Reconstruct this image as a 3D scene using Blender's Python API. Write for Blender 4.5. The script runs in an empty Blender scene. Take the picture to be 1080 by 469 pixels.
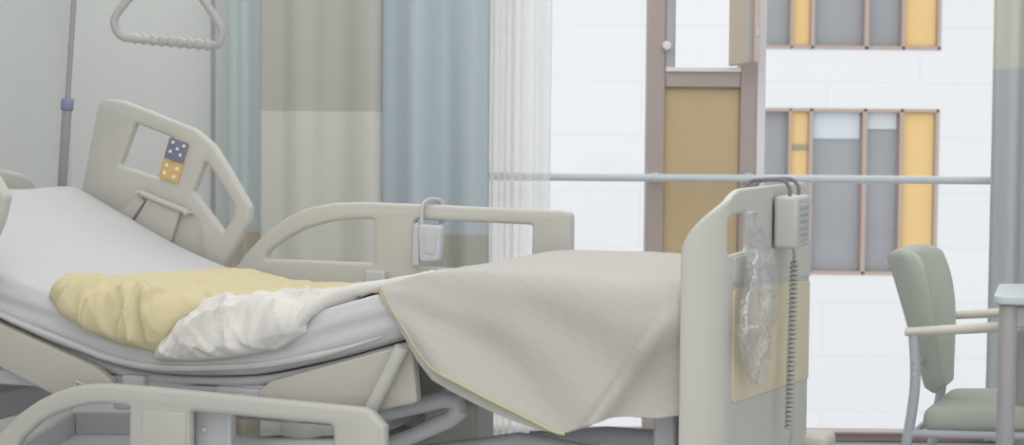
import bpy, bmesh, math, random
from mathutils import Vector, Matrix, noise
random.seed(4)
C = bpy.context.scene.collection
rad, PI = math.radians, math.pi

# ------------------------------------------------------------------ camera
F = 1750.0
CAMZ = 1.2
TH, RO = rad(2.765), rad(0.5)
fw = Vector((0, math.cos(TH), -math.sin(TH)))
u0 = Vector((0, math.sin(TH), math.cos(TH)))
r0 = Vector((1, 0, 0))
R_ = r0*math.cos(RO) + u0*math.sin(RO)
U_ = u0*math.cos(RO) - r0*math.sin(RO)
CP = Vector((0, 0, CAMZ))
def ray(px, py):
    return fw + R_*((px-540)/F) - U_*((py-234.5)/F)
def at(px, py, Y):
    d = ray(px, py); return CP + d*(Y/d.y)
cd = bpy.data.cameras.new('camera'); cam = bpy.data.objects.new('camera', cd); C.objects.link(cam)
cam.matrix_world = Matrix(((R_.x, U_.x, -fw.x, 0), (R_.y, U_.y, -fw.y, 0), (R_.z, U_.z, -fw.z, CAMZ), (0, 0, 0, 1)))
cd.sensor_width = 36; cd.lens = F*36/1080; cd.clip_start = .05; cd.clip_end = 300
cd.dof.use_dof = True; cd.dof.focus_distance = 3.8; cd.dof.aperture_fstop = 8
bpy.context.scene.camera = cam

# ------------------------------------------------------------------ bed frame of reference (u foot->head, v near->far)
PH = rad(20)
A = Vector((-math.cos(PH), math.sin(PH), 0)); B = Vector((math.sin(PH), math.cos(PH), 0))
N = Vector(((762-540)/F*3.3, 3.3, 0))
def P(u, v, z): return N + A*u + B*v + Vector((0, 0, z))
def vplane(px, py, v):
    d = ray(px, py); t = ((N-CP).dot(B)+v)/d.dot(B); q = CP+d*t
    return ((q-N).dot(A), q.z)
def uplane(px, py, u):
    d = ray(px, py); t = ((N-CP).dot(A)+u)/d.dot(A); q = CP+d*t
    return ((q-N).dot(B), q.z)

# ------------------------------------------------------------------ materials
def lin(c):
    return tuple(((x/255)/12.92 if x/255 <= .04045 else ((x/255+.055)/1.055)**2.4) for x in c)
def mat(name, rgb, rough=.5, bump=0, bscale=60, var=0, vscale=8, metal=0, spec=.5, trans=0, sheen=0, crumple=0):
    m = bpy.data.materials.new(name); m.use_nodes = True
    nt = m.node_tree; b = nt.nodes['Principled BSDF']
    col = (*lin(rgb), 1)
    b.inputs['Base Color'].default_value = col
    b.inputs['Roughness'].default_value = rough
    b.inputs['Metallic'].default_value = metal
    b.inputs['Specular IOR Level'].default_value = spec
    if sheen: b.inputs['Sheen Weight'].default_value = sheen
    tc = nt.nodes.new('ShaderNodeTexCoord')
    if var:
        n = nt.nodes.new('ShaderNodeTexNoise'); n.inputs['Scale'].default_value = vscale; n.inputs['Detail'].default_value = 3
        nt.links.new(tc.outputs['Object'], n.inputs['Vector'])
        mx = nt.nodes.new('ShaderNodeMix'); mx.data_type = 'RGBA'
        mx.inputs['A'].default_value = tuple(min(1, x*(1-var)) for x in col[:3])+(1,)
        mx.inputs['B'].default_value = tuple(min(1, x*(1+var)) for x in col[:3])+(1,)
        nt.links.new(n.outputs['Fac'], mx.inputs['Factor']); nt.links.new(mx.outputs['Result'], b.inputs['Base Color'])
    if bump:
        n = nt.nodes.new('ShaderNodeTexNoise'); n.inputs['Scale'].default_value = bscale; n.inputs['Detail'].default_value = 4
        nt.links.new(tc.outputs['Object'], n.inputs['Vector'])
        bp = nt.nodes.new('ShaderNodeBump'); bp.inputs['Strength'].default_value = bump; bp.inputs['Distance'].default_value = .01
        nt.links.new(n.outputs['Fac'], bp.inputs['Height']); nt.links.new(bp.outputs['Normal'], b.inputs['Normal'])
        if crumple:
            n2 = nt.nodes.new('ShaderNodeTexNoise'); n2.noise_type = 'RIDGED_MULTIFRACTAL'; n2.inputs['Scale'].default_value = crumple
            n2.inputs['Detail'].default_value = 3; n2.inputs['Distortion'].default_value = .6
            nt.links.new(tc.outputs['Object'], n2.inputs['Vector'])
            b2 = nt.nodes.new('ShaderNodeBump'); b2.inputs['Strength'].default_value = .55; b2.inputs['Distance'].default_value = .02
            nt.links.new(n2.outputs['Fac'], b2.inputs['Height']); nt.links.new(b2.outputs['Normal'], bp.inputs['Normal'])
    return m
M = {}
M['wall'] = mat('wall_paint', (220, 221, 218), .7, .05, 200, .02, 2)
M['trim_grey'] = mat('trim_grey', (176, 174, 176), .6, var=.03)
M['trim_white'] = mat('trim_white', (206, 208, 206), .5, var=.02)
M['floor'] = mat('vinyl_floor', (196, 199, 201), .28, .02, 30, .05, 6)
M['brown'] = mat('brown_window_frame', (175, 159, 154), .5, .05, 120, .04, 5)
M['brown_flap'] = mat('brown_flap_board', (206, 188, 172), .5, .04, 120, .03, 5)
M['amber'] = mat('amber_panel', (197, 175, 136), .6, .1, 260, .05, 60)
M['metal_strip'] = mat('pale_metal_strip', (227, 222, 225), .4, var=.02)
M['steel'] = mat('brushed_steel_rail', (200, 204, 208), .35, .02, 40, .03, 20)
M['plastic'] = mat('cream_bed_plastic', (194, 191, 183), .45, .03, 90, .015, 6)
M['plastic_far'] = M['plastic']
M['beigebar'] = mat('beige_inlay', (212, 198, 171), .55, .03, 120, .02, 8)
M['deck'] = mat('grey_beige_deck', (189, 183, 173), .55, .03, 90, .02, 6)
M['steelgrey'] = mat('grey_painted_steel', (196, 196, 197), .45, .02, 80, .03, 9)
M['darkgrey'] = mat('dark_grey_steel', (196, 195, 197), .5, .03, 60, .04, 9)
M['rubber'] = mat('castor_rubber', (120, 120, 124), .6, .03, 80, .04, 9)
M['sheet'] = mat('pale_lilac_sheet', (201, 199, 199), .85, .08, 300, .015, 9, spec=.2, sheen=.1)
M['yellow'] = mat('pale_yellow_cotton', (209, 196, 158), .8, .2, 45, .03, 14, spec=.2, crumple=8)
M['whitecotton'] = mat('white_cotton', (221, 216, 209), .85, .35, 60, .02, 14, spec=.2, crumple=10)
M['cuff'] = mat('folded_cuff', (214, 210, 203), .85, .25, 80, .02, 14, spec=.2)
M['hem'] = mat('yellow_hem', (206, 196, 162), .85, .1, 120, .03, 14, spec=.2)
M['pole'] = mat('grey_pole', (158, 157, 155), .4, .02, 60, .02, 9)
M['collar'] = mat('purple_collar', (140, 137, 172), .5, .02, 60, .02, 9)
M['trapeze'] = mat('grey_trapeze_plastic', (172, 169, 168), .3, .02, 60, .02, 9)
M['navykey'] = mat('slate_keypad', (122, 126, 146), .5, .02, 60, .02, 9)
M['goldkey'] = mat('gold_keypad', (214, 180, 120), .5, .02, 60, .02, 9)
M['button'] = mat('white_button', (228, 228, 226), .4, .02, 60, .02, 9)
M['handset'] = mat('grey_handset', (190, 189, 184), .45, .02, 60, .02, 9)
M['lilac'] = mat('pale_lilac_handset', (198, 198, 204), .45, .02, 60, .02, 9)
M['key'] = mat('blue_grey_keys', (172, 174, 180), .5, .02, 60, .02, 9)
M['cord'] = mat('grey_cord', (172, 170, 168), .5, .02, 60, .02, 9)
M['green'] = mat('sage_green_upholstery', (181, 185, 174), .8, .1, 200, .03, 10, spec=.2)
M['chairgrey'] = mat('grey_chair_frame', (182, 183, 190), .4, .02, 60, .02, 9)
M['armwood'] = mat('pale_beech_armrest', (214, 205, 192), .5, .04, 60, .04, 20)
M['tabletop'] = mat('pale_grey_laminate', (200, 206, 210), .35, .02, 60, .02, 9)
M['tableleg'] = mat('grey_table_steel', (176, 172, 172), .4, .02, 60, .02, 9)
M['orange'] = mat('orange_cladding', (216, 182, 124), .6, .03, 30, .04, 2)
M['reveal'] = mat('brown_reveal', (172, 152, 142), .6, .03, 30, .04, 2)
M['darkglass'] = mat('grey_window_glass', (148, 149, 154), .15, 0, 1, .10, .8, spec=.25)
M['joint'] = mat('dark_joint', (150, 140, 120), .6, .03, 30, .04, 2)
M['glass_reflection'] = mat('pale_reflection', (196, 202, 208), .7, .03, 30, .03, 2)
M['ground'] = mat('pale_paving', (215, 217, 220), .8, .05, 5, .04, .6)

def facade_mat():
    m = mat('white_facade_panels', (216, 216, 218), .7)
    nt = m.node_tree; b = nt.nodes['Principled BSDF']
    tc = nt.nodes.new('ShaderNodeTexCoord'); mp = nt.nodes.new('ShaderNodeMapping')
    mp.inputs['Rotation'].default_value = (rad(90), 0, 0)
    br = nt.nodes.new('ShaderNodeTexBrick'); br.inputs['Scale'].default_value = 1
    br.inputs['Brick Width'].default_value = 2.9; br.inputs['Row Height'].default_value = .86
    br.inputs['Mortar Size'].default_value = .012
    br.inputs['Color1'].default_value = (*lin((216, 216, 218)), 1); br.inputs['Color2'].default_value = (*lin((214, 215, 217)), 1)
    br.inputs['Mortar'].default_value = (*lin((207, 208, 211)), 1)
    nt.links.new(tc.outputs['Object'], mp.inputs['Vector']); nt.links.new(mp.outputs['Vector'], br.inputs['Vector'])
    nt.links.new(br.outputs['Color'], b.inputs['Base Color'])
    return m
M['facade'] = facade_mat()

def cover_mat():
    # off-white woven cover with thin stripes, from its own UV layout
    m = mat('striped_off_white_cover', (191, 186, 175), .85, .1, 250, 0, 9, spec=.2)
    nt = m.node_tree; b = nt.nodes['Principled BSDF']
    uv = nt.nodes.new('ShaderNodeUVMap'); uv.uv_map = 'UVMap'
    sx = nt.nodes.new('ShaderNodeSeparateXYZ'); nt.links.new(uv.outputs['UV'], sx.inputs['Vector'])
    mu = nt.nodes.new('ShaderNodeMath'); mu.operation = 'MULTIPLY'; mu.inputs[1].default_value = 1/.0225
    nt.links.new(sx.outputs['Y'], mu.inputs[0])
    fr = nt.nodes.new('ShaderNodeMath'); fr.operation = 'FRACT'; nt.links.new(mu.outputs[0], fr.inputs[0])
    cr = nt.nodes.new('ShaderNodeValToRGB')
    e = cr.color_ramp.elements
    e[0].position = 0; e[0].color = (*lin((191, 186, 178)), 1)
    e[1].position = .86; e[1].color = (*lin((191, 186, 178)), 1)
    n1 = e.new(.91); n1.color = (*lin((180, 175, 167)), 1)
    n2 = e.new(.96); n2.color = (*lin((191, 186, 178)), 1)
    nt.links.new(fr.outputs[0], cr.inputs['Fac']); nt.links.new(cr.outputs['Color'], b.inputs['Base Color'])
    return m
M['cover'] = cover_mat()

def curtain_mat(name, bands, trans=.25):
    # bands: [(z_from, rgb)], colour-blocked cloth by height of the cloth itself
    m = bpy.data.materials.new(name); m.use_nodes = True
    nt = m.node_tree; b = nt.nodes['Principled BSDF']; b.inputs['Roughness'].default_value = .9; b.inputs['Specular IOR Level'].default_value = .1
    uv = nt.nodes.new('ShaderNodeUVMap'); uv.uv_map = 'UVMap'
    sx = nt.nodes.new('ShaderNodeSeparateXYZ'); nt.links.new(uv.outputs['UV'], sx.inputs['Vector'])
    dv = nt.nodes.new('ShaderNodeMath'); dv.operation = 'DIVIDE'; dv.inputs[1].default_value = 3.0
    nt.links.new(sx.outputs['Y'], dv.inputs[0])
    cr = nt.nodes.new('ShaderNodeValToRGB'); cr.color_ramp.interpolation = 'CONSTANT'
    e = cr.color_ramp.elements
    while len(e) < len(bands): e.new(1)
    for i, (z, c) in enumerate(bands): e[i].position = z/3.0; e[i].color = (*lin(c), 1)
    nt.links.new(dv.outputs[0], cr.inputs['Fac']); nt.links.new(cr.outputs['Color'], b.inputs['Base Color'])
    tl = nt.nodes.new('ShaderNodeBsdfTranslucent'); nt.links.new(cr.outputs['Color'], tl.inputs['Color'])
    mx = nt.nodes.new('ShaderNodeMixShader'); mx.inputs['Fac'].default_value = trans
    nt.links.new(b.outputs[0], mx.inputs[1]); nt.links.new(tl.outputs[0], mx.inputs[2])
    nt.links.new(mx.outputs[0], nt.nodes['Material Output'].inputs['Surface'])
    return m
TAN = (205, 194, 180); BLUE = (204, 213, 218)
M['cur_blue'] = curtain_mat('blue_curtain_cloth', [(0, TAN), (.84, (210, 218, 219))])
M['cur_beige'] = curtain_mat('beige_curtain_cloth', [(0, (224, 222, 214)), (1.31, (205, 202, 194))])
M['cur_teal'] = curtain_mat('blue_grey_curtain_cloth', [(0, (196, 194, 184)), (.84, BLUE)])
M['cur_right'] = curtain_mat('right_curtain_cloth', [(0, (205, 209, 211)), (1.5, (221, 222, 212))])

def sheer_mat():
    m = bpy.data.materials.new('sheer_white_voile'); m.use_nodes = True
    nt = m.node_tree; nt.nodes.remove(nt.nodes['Principled BSDF'])
    d = nt.nodes.new('ShaderNodeBsdfDiffuse'); d.inputs['Color'].default_value = (.83, .82, .795, 1)
    t = nt.nodes.new('ShaderNodeBsdfTranslucent'); t.inputs['Color'].default_value = (.83, .82, .795, 1)
    tr = nt.nodes.new('ShaderNodeBsdfTransparent')
    wv = nt.nodes.new('ShaderNodeTexNoise'); wv.inputs['Scale'].default_value = 40
    tc = nt.nodes.new('ShaderNodeTexCoord'); nt.links.new(tc.outputs['Object'], wv.inputs['Vector'])
    rp = nt.nodes.new('ShaderNodeMapRange'); rp.inputs['To Min'].default_value = .34; rp.inputs['To Max'].default_value = .42
    nt.links.new(wv.outputs['Fac'], rp.inputs['Value'])
    a = nt.nodes.new('ShaderNodeMixShader'); a.inputs['Fac'].default_value = .5
    b = nt.nodes.new('ShaderNodeMixShader')
    nt.links.new(d.outputs[0], a.inputs[1]); nt.links.new(t.outputs[0], a.inputs[2])
    nt.links.new(rp.outputs['Result'], b.inputs['Fac'])
    nt.links.new(a.outputs[0], b.inputs[1]); nt.links.new(tr.outputs[0], b.inputs[2])
    nt.links.new(b.outputs[0], nt.nodes['Material Output'].inputs['Surface'])
    return m
M['sheer'] = sheer_mat()

def clear_mat(name, tint, refl, base=0, basecol=(.9, .9, .9), rough=.02, bump=0, bscale=40):
    m = bpy.data.materials.new(name); m.use_nodes = True
    nt = m.node_tree; nt.nodes.remove(nt.nodes['Principled BSDF'])
    tr = nt.nodes.new('ShaderNodeBsdfTransparent'); tr.inputs['Color'].default_value = (*tint, 1)
    g = nt.nodes.new('ShaderNodeBsdfGlossy'); g.inputs['Roughness'].default_value = rough
    mx = nt.nodes.new('ShaderNodeMixShader'); mx.inputs['Fac'].default_value = refl
    nt.links.new(tr.outputs[0], mx.inputs[1]); nt.links.new(g.outputs[0], mx.inputs[2])
    out = mx
    if base:
        d = nt.nodes.new('ShaderNodeBsdfDiffuse'); d.inputs['Color'].default_value = (*basecol, 1)
        m2 = nt.nodes.new('ShaderNodeMixShader'); m2.inputs['Fac'].default_value = base
        nt.links.new(mx.outputs[0], m2.inputs[1]); nt.links.new(d.outputs[0], m2.inputs[2]); out = m2
    if bump:
        tc = nt.nodes.new('ShaderNodeTexCoord'); n = nt.nodes.new('ShaderNodeTexNoise'); n.inputs['Scale'].default_value = bscale
        nt.links.new(tc.outputs['Object'], n.inputs['Vector'])
        bp = nt.nodes.new('ShaderNodeBump'); bp.inputs['Strength'].default_value = bump; bp.inputs['Distance'].default_value = .02
        nt.links.new(n.outputs['Fac'], bp.inputs['Height']); nt.links.new(bp.outputs['Normal'], g.inputs['Normal'])
    nt.links.new(out.outputs[0], nt.nodes['Material Output'].inputs['Surface'])
    return m
M['glass'] = clear_mat('clear_window_glass', (.985, .99, .99), .012)
M['bag'] = clear_mat('crinkled_clear_plastic', (.95, .95, .96), .22, .10, (.75, .75, .76), .10, .9, 30)

# ------------------------------------------------------------------ object helpers
WL = {}
def thing(name, loc, label=None, cat=None, group=None, kind=None):
    o = bpy.data.objects.new(name, None); C.objects.link(o); o.location = loc; o.empty_display_size = .1
    WL[o] = Vector(loc); tag(o, label, cat, group, kind); return o
def tag(o, label=None, cat=None, group=None, kind=None):
    if label: o['label'] = label
    if cat: o['category'] = cat
    if group: o['group'] = group
    if kind: o['kind'] = kind
    return o
class MB:
    def __init__(s): s.v = []; s.f = []; s.uv = None
    def add(s, vs, fs):
        k = len(s.v); s.v += [Vector(x) for x in vs]; s.f += [tuple(i+k for i in f) for f in fs]; return s
    def box(s, lo, hi, fr=None):
        x0, y0, z0 = lo; x1, y1, z1 = hi
        vs = [(x, y, z) for x in (x0, x1) for y in (y0, y1) for z in (z0, z1)]
        if fr: vs = [fr(*p) for p in vs]
        return s.add(vs, [(0, 1, 3, 2), (4, 6, 7, 5), (0, 4, 5, 1), (2, 3, 7, 6), (0, 2, 6, 4), (1, 5, 7, 3)])
    def tube(s, pts, r, n=12, closed=False, flat=1.0, upv=None):
        pts = [Vector(p) for p in pts]; L = len(pts)
        rr = r if isinstance(r, (list, tuple)) else [r]*L
        rings = []; nrm = None
        for i, p in enumerate(pts):
            if closed: t = pts[(i+1) % L]-pts[i-1]
            else: t = pts[min(i+1, L-1)]-pts[max(i-1, 0)]
            t.normalize()
            if nrm is None:
                h = Vector(upv) if upv else (Vector((0, 0, 1)) if abs(t.z) < .9 else Vector((1, 0, 0)))
                nrm = (h - t*h.dot(t)).normalized()
            else: nrm = (nrm - t*nrm.dot(t)).normalized()
            bn = t.cross(nrm)
            rings.append([p + (nrm*math.cos(2*PI*k/n)*flat + bn*math.sin(2*PI*k/n))*rr[i] for k in range(n)])
        vs = [q for rg in rings for q in rg]; fs = []
        for i in range(L if closed else L-1):
            a = i*n; b = ((i+1) % L)*n
            for k in range(n): fs.append((a+k, a+(k+1) % n, b+(k+1) % n, b+k))
        if not closed: fs += [tuple(range(n))[::-1], tuple((L-1)*n+k for k in range(n))]
        return s.add(vs, fs)
    def lathe(s, c, prof, n=24, axis='z'):
        vs = []; 
        for (r, h) in prof:
            for k in range(n):
                a = 2*PI*k/n; x, y = r*math.cos(a), r*math.sin(a)
                q = {'z': (x, y, h), 'y': (x, h, y), 'x': (h, x, y)}[axis]
                vs.append(Vector(c)+Vector(q))
        fs = []
        for i in range(len(prof)-1):
            for k in range(n): fs.append((i*n+k, i*n+(k+1) % n, (i+1)*n+(k+1) % n, (i+1)*n+k))
        fs += [tuple(range(n)), tuple((len(prof)-1)*n+k for k in range(n))]
        return s.add(vs, fs)
    def grid(s, fn, na, nb, uvfn=None):
        k = len(s.v); s.uv = s.uv or {}
        for i in range(na+1):
            for j in range(nb+1):
                s.v.append(Vector(fn(i/na, j/nb)))
                if uvfn: s.uv[len(s.v)-1] = uvfn(i/na, j/nb)
        for i in range(na):
            for j in range(nb):
                a = k+i*(nb+1)+j; s.f.append((a, a+nb+1, a+nb+2, a+1))
        return s
    def build(s, name, m, parent=None, bevel=0, smooth=True, angle=40, solid=0, sub=0, segs=2):
        off = Vector((0, 0, 0)); own = Vector((0, 0, 0))
        if parent is not None: off = WL[parent]
        else:
            xs = [p.x for p in s.v]; ys = [p.y for p in s.v]; zs = [p.z for p in s.v]
            own = Vector(((min(xs)+max(xs))/2, (min(ys)+max(ys))/2, min(zs))); off = own
        me = bpy.data.meshes.new(name); me.from_pydata([p-off for p in s.v], [], s.f)
        bm = bmesh.new(); bm.from_mesh(me)
        if not s.uv: bmesh.ops.recalc_face_normals(bm, faces=bm.faces)
        bm.to_mesh(me); bm.free()
        if s.uv:
            ul = me.uv_layers.new(name='UVMap')
            for l in me.loops: ul.data[l.index].uv = s.uv.get(l.vertex_index, (0, 0))
        if smooth:
            me.polygons.foreach_set('use_smooth', [True]*len(me.polygons)); me.set_sharp_from_angle(angle=rad(angle))
        me.materials.append(m)
        o = bpy.data.objects.new(name, me); C.objects.link(o)
        if parent is not None: o.parent = parent
        else: o.location = own
        WL[o] = off
        if solid: md = o.modifiers.new('solid', 'SOLIDIFY'); md.thickness = solid; md.offset = 0
        if bevel:
            md = o.modifiers.new('bevel', 'BEVEL'); md.width = bevel; md.segments = segs; md.limit_method = 'ANGLE'; md.angle_limit = rad(50)
        if sub: md = o.modifiers.new('sub', 'SUBSURF'); md.levels = sub; md.render_levels = sub
        return o
def boxo(name, lo, hi, m, parent=None, bevel=.004, fr=None):
    return MB().box(lo, hi, fr).build(name, m, parent, bevel)
def catmull(pts, n=8, closed=False):
    pts = [tuple(p) for p in pts]; L = len(pts); out = []
    for i in range(L if closed else L-1):
        g = lambda k: pts[k % L] if closed else pts[max(0, min(L-1, k))]
        a, b, c, d = g(i-1), g(i), g(i+1), g(i+2)
        for j in range(n):
            t = j/n
            out.append(tuple(.5*(2*b[k]+(c[k]-a[k])*t+(2*a[k]-5*b[k]+4*c[k]-d[k])*t*t+(3*b[k]-a[k]-3*c[k]+d[k])*t**3) for k in range(len(b))))
    if not closed: out.append(pts[-1])
    return out
def interp(x, pts):
    if x <= pts[0][0]: return pts[0][1]
    for (a, fa), (b, fb) in zip(pts, pts[1:]):
        if x <= b: return fa+(fb-fa)*(x-a)/(b-a)
    return pts[-1][1]
def rounded(poly, seg=6):
    # poly: (x, y[, r]) closed -> dense point list with rounded corners
    out = []; L = len(poly)
    for i in range(L):
        p = Vector(poly[i][:2]); r = poly[i][2] if len(poly[i]) > 2 else 0
        if r <= 0: out.append(tuple(p)); continue
        a = Vector(poly[i-1][:2])-p; b = Vector(poly[(i+1) % L][:2])-p
        la, lb = a.length, b.length; ang = a.angle(b)
        d = min(r/max(math.tan(ang/2), .05), la*.49, lb*.49)
        p0 = p+a/la*d; p1 = p+b/lb*d
        for k in range(seg+1):
            t = k/seg; q = p0*(1-t)**2+p*2*t*(1-t)+p1*t*t; out.append(tuple(q))
    return out
def plate(outline, holes, thick, bev):
    # filled 2-D outline with holes, thickened, rounded edges -> (verts, faces) in plane coords
    cu = bpy.data.curves.new('t', 'CURVE'); cu.dimensions = '2D'; cu.fill_mode = 'BOTH'
    cu.extrude = max(thick/2-bev, .0005); cu.bevel_depth = bev; cu.bevel_resolution = 2; cu.offset = -bev
    for pl in [outline]+holes:
        sp = cu.splines.new('POLY'); sp.points.add(len(pl)-1); sp.use_cyclic_u = True
        for i, p in enumerate(pl): sp.points[i].co = (p[0], p[1], 0, 1)
    ob = bpy.data.objects.new('t', cu); C.objects.link(ob)
    dg = bpy.context.evaluated_depsgraph_get(); dg.update()
    me = bpy.data.meshes.new_from_object(ob.evaluated_get(dg))
    bm = bmesh.new(); bm.from_mesh(me); bmesh.ops.remove_doubles(bm, verts=bm.verts, dist=1e-5)
    bm.to_mesh(me); bm.free()
    vs = [v.co.copy() for v in me.vertices]; fs = [tuple(p.vertices) for p in me.polygons]
    bpy.data.objects.remove(ob); bpy.data.curves.remove(cu); bpy.data.meshes.remove(me)
    return vs, fs
def vplate(name, outline, holes, v, thick, bev, m, parent, pix=True):
    f = (lambda pl: [vplane(x, y, v-thick/2) for x, y in rounded(pl)]) if pix else rounded
    vs, fs = plate(f(outline), [f(h) for h in holes], thick, bev)
    return MB().add([P(a, v+c, b) for a, b, c in vs], fs).build(name, m, parent, angle=35)

# ------------------------------------------------------------------ room shell
WY = 6.7
XL = -1.78
def wx(px, Y=WY): return at(px, 150, Y).x
def wz(py, px=740, Y=WY): return at(px, py, Y).z
tag(boxo('floor', (XL, -2.2, -.12), (2.4, WY+.25, 0), M['floor'], bevel=0), kind='structure')
tag(boxo('wall_left', (XL-.15, -2.2, 0), (XL, WY+.2, 2.75), M['wall'], bevel=0), kind='structure')
tag(boxo('wall_right', (2.4, -2.2, 0), (2.55, WY+.2, 2.75), M['wall'], bevel=0), kind='structure')
xw = -1.02
tag(boxo('wall_window_side', (XL, WY, 0), (xw, WY+.2, 2.75), M['wall'], bevel=0), kind='structure')
tag(boxo('wall_above_window', (xw, WY, 2.52), (2.4, WY+.2, 2.75), M['wall'], bevel=0), kind='structure')
tag(boxo('reveal_shadow_strip', (wx(223), WY-.018, 0), (wx(229), WY, 2.75), M['trim_grey'], bevel=.003), kind='structure')  # grey strip painted in for the shadow along the wall's reveal edge
tag(boxo('trim_2', (wx(229), WY-.05, 0), (wx(246), WY, 2.75), M['trim_white'], bevel=.006), kind='structure')
tag(boxo('baseboard_left', (XL, -2.2, 0), (XL+.014, WY-.02, .09), M['trim_grey'], bevel=.003), kind='structure')
tag(boxo('baseboard_window_side', (XL+.014, WY-.014, 0), (wx(222), WY, .09), M['trim_grey'], bevel=.003), kind='structure')

# ---- the window: brown frame, fixed panes, amber spandrel, open flap
zb = .0
win = thing('window_1', (1.0, WY, 0), kind='structure')
YF, YB = WY-.02, WY+.10
xa, xb = wx(682), wx(700.5)          # left mullion
xc, xd = wx(779.5), wx(797)          # right mullion
zt_top, zt_bot = wz(73), wz(92.5)    # transom
fr = MB()
fr.box((xw, YF, .0), (2.4, YB, .036))
fr.box((xw, YF, 2.44), (2.4, YB, 2.52))
fr.box((xw, YF, .036), (xw+.06, YB, 2.44)); fr.box((2.34, YF, .036), (2.4, YB, 2.44))
fr.box((xa, YF, .036), (xb, YB, 2.44)); fr.box((xc, YF, .036), (xd, YB, 2.44))
fr.box((xb, YF, zt_bot), (xc, YB, zt_top))
fr.box((xb, YF, .036), (xc, YB, .12))
frame = fr.build('window_frame', M['brown'], win, .006)
boxo('sill', (xw, WY-.05, .036), (2.4, YF+.03, .046), M['brown'], frame, .004)
boxo('window_pane', (xw+.06, WY+.035, .046), (xa, WY+.045, 2.44), M['glass'], win, 0)
boxo('window_pane', (xd, WY+.035, .046), (2.34, WY+.045, 2.44), M['glass'], win, 0)
boxo('spandrel_panel', (xb, WY+.005, .12), (xc, WY+.05, zt_bot), M['amber'], win, .003)
boxo('metal_strip', (xd, WY-.02, .046), (wx(806), WY+.06, 2.44), M['metal_strip'], win, .004)
boxo('flap_jamb', (xb, YF-.004, zt_top), (wx(710.5), YB-.02, 2.44), M['trim_grey'], win, .004)
boxo('transom_trim', (xb, YF-.012, zt_top-.012), (xc, YB, zt_top+.006), M['metal_strip'], win, .003)
# vent flap standing open into the room
h0 = Vector((wx(771), YF-.004, 0)); h1 = Vector((at(801, 65, 6.36).x, 6.36, 0))
dx = (h1-h0).normalized(); dn = Vector((dx.y, -dx.x, 0)); Ls = (h1-h0).length
def sf(a, b, c): return h0+dx*a+dn*b+Vector((0, 0, c))
fl = MB().box((0, 0, zt_top+.012), (Ls, .02, 2.42), sf).build('vent_flap', M['brown_flap'], win, .005)
MB().box((Ls-.05, .02, zt_top+.02), (Ls-.02, .026, 2.41), sf).build('flap_gasket', M['trim_grey'], fl, .003)
MB().box((Ls-.01, .004, zt_top+.11), (Ls+.004, .016, zt_top+.14), sf).build('lock_plate', M['steel'], fl, .004)
hk = at(703.5, 48, YF-.02)
MB().lathe((hk.x, YF-.012, hk.z), [(.004, -.03), (.016, -.028), (.016, 0), (.02, .006)], 16, 'y').build('latch', M['metal_strip'], win)
# ---- steel guard rail
YR = 6.56
gr = thing('guard_rail', (wx(800, YR), YR, at(800, 188, YR).z), 'brushed steel guard rail running across the tall window', 'rail')
zr = at(800, 188.2, YR).z
g = MB().tube([(xw+.02, YR, zr), (2.33, YR, zr)], .016, 16)
rail_o = g.build('rail_tube', M['steel'], gr)
for x in (xa+.035, xd-.03, 2.32, xw+.03):
    b_ = MB().tube([(x, YR, zr), (x, YF+.002, zr)], .009, 10); b_.lathe((x, YF-.006, zr), [(.022, -.003), (.022, .008)], 16, 'y')
    b_.build('bracket', M['steel'], gr)

# ------------------------------------------------------------------ building across the yard
FY = 26.0
def fx(px): return at(px, 200, FY).x
def fz(py, px=900): return at(px, py, FY).z
bld = thing('building', (2.0, FY+2, -9), 'white panelled building across the yard with orange panels beside its windows', 'building')
rows = [(-124, 52), (114.5, 289.5)]
X0, X1 = fx(788), fx(989)
wl = MB()
zz = [-9]
for (a, b) in reversed(rows): zz += [fz(b), fz(a)]
zz += [12]
XA, XB = -16, 22
for i in range(len(zz)-1):
    if i % 2 == 0: wl.box((XA, FY, zz[i]), (XB, FY+6, zz[i+1]))
    else:
        wl.box((XA, FY, zz[i]), (X0, FY+6, zz[i+1])); wl.box((X1, FY, zz[i]), (XB, FY+6, zz[i+1]))
        wl.box((X0, FY+.6, zz[i]), (X1, FY+6, zz[i+1]))
wl.build('facade', M['facade'], bld, smooth=False)
for ri, (a, b) in enumerate(rows):
    z1, z0 = fz(a), fz(b)
    w = MB()
    t = .055
    w.box((X0, FY-.02, z0), (X1, FY+.25, z0+t)); w.box((X0, FY-.02, z1-t), (X1, FY+.25, z1))
    for pa, pb in ((788, 792), (830.5, 834), (852, 856.5), (908.5, 913.5), (947.5, 952), (985, 989)):
        w.box((fx(pa), FY-.02, z0), (fx(pb), FY+.25, z1))
    wo = w.build('window', M['reveal'], bld, .01)
    for pa, pb in ((792, 830.5), (856.5, 908.5), (913.5, 947.5)):
        boxo('pane', (fx(pa), FY+.14, z0+t), (fx(pb), FY+.17, z1-t), M['darkglass'], wo, 0)
    for pa, pb in ((834, 852), (952, 985)):
        q = boxo('orange_panel', (fx(pa), FY+.06, z0+t), (fx(pb), FY+.17, z1-t), M['orange'], wo, .01)
    if ri == 1:
        zj = fz(155, 843)
        boxo('transom', (fx(834), FY+.03, zj-.04), (fx(852), FY+.08, zj+.04), M['joint'], wo, .005)
        boxo('transom', (fx(792), FY+.10, fz(188)-.03), (fx(830.5), FY+.16, fz(188)+.03), M['reveal'], wo, .005)
    # light reflection in the glass, put in as pale strips before the panes
    for pa, pb, top, bot in ((858, 907, 0, .16), (915, 946, 0, .10)) if ri else ():
        boxo('glass_reflection', (fx(pa), FY+.11, z1-t-(z1-z0)*bot), (fx(pb), FY+.13, z1-t-(z1-z0)*top), M['glass_reflection'], wo, 0)
tag(boxo('ground', (-40, WY+1.5, -9.2), (45, 60, -9), M['ground'], bevel=0), kind='structure')

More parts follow.
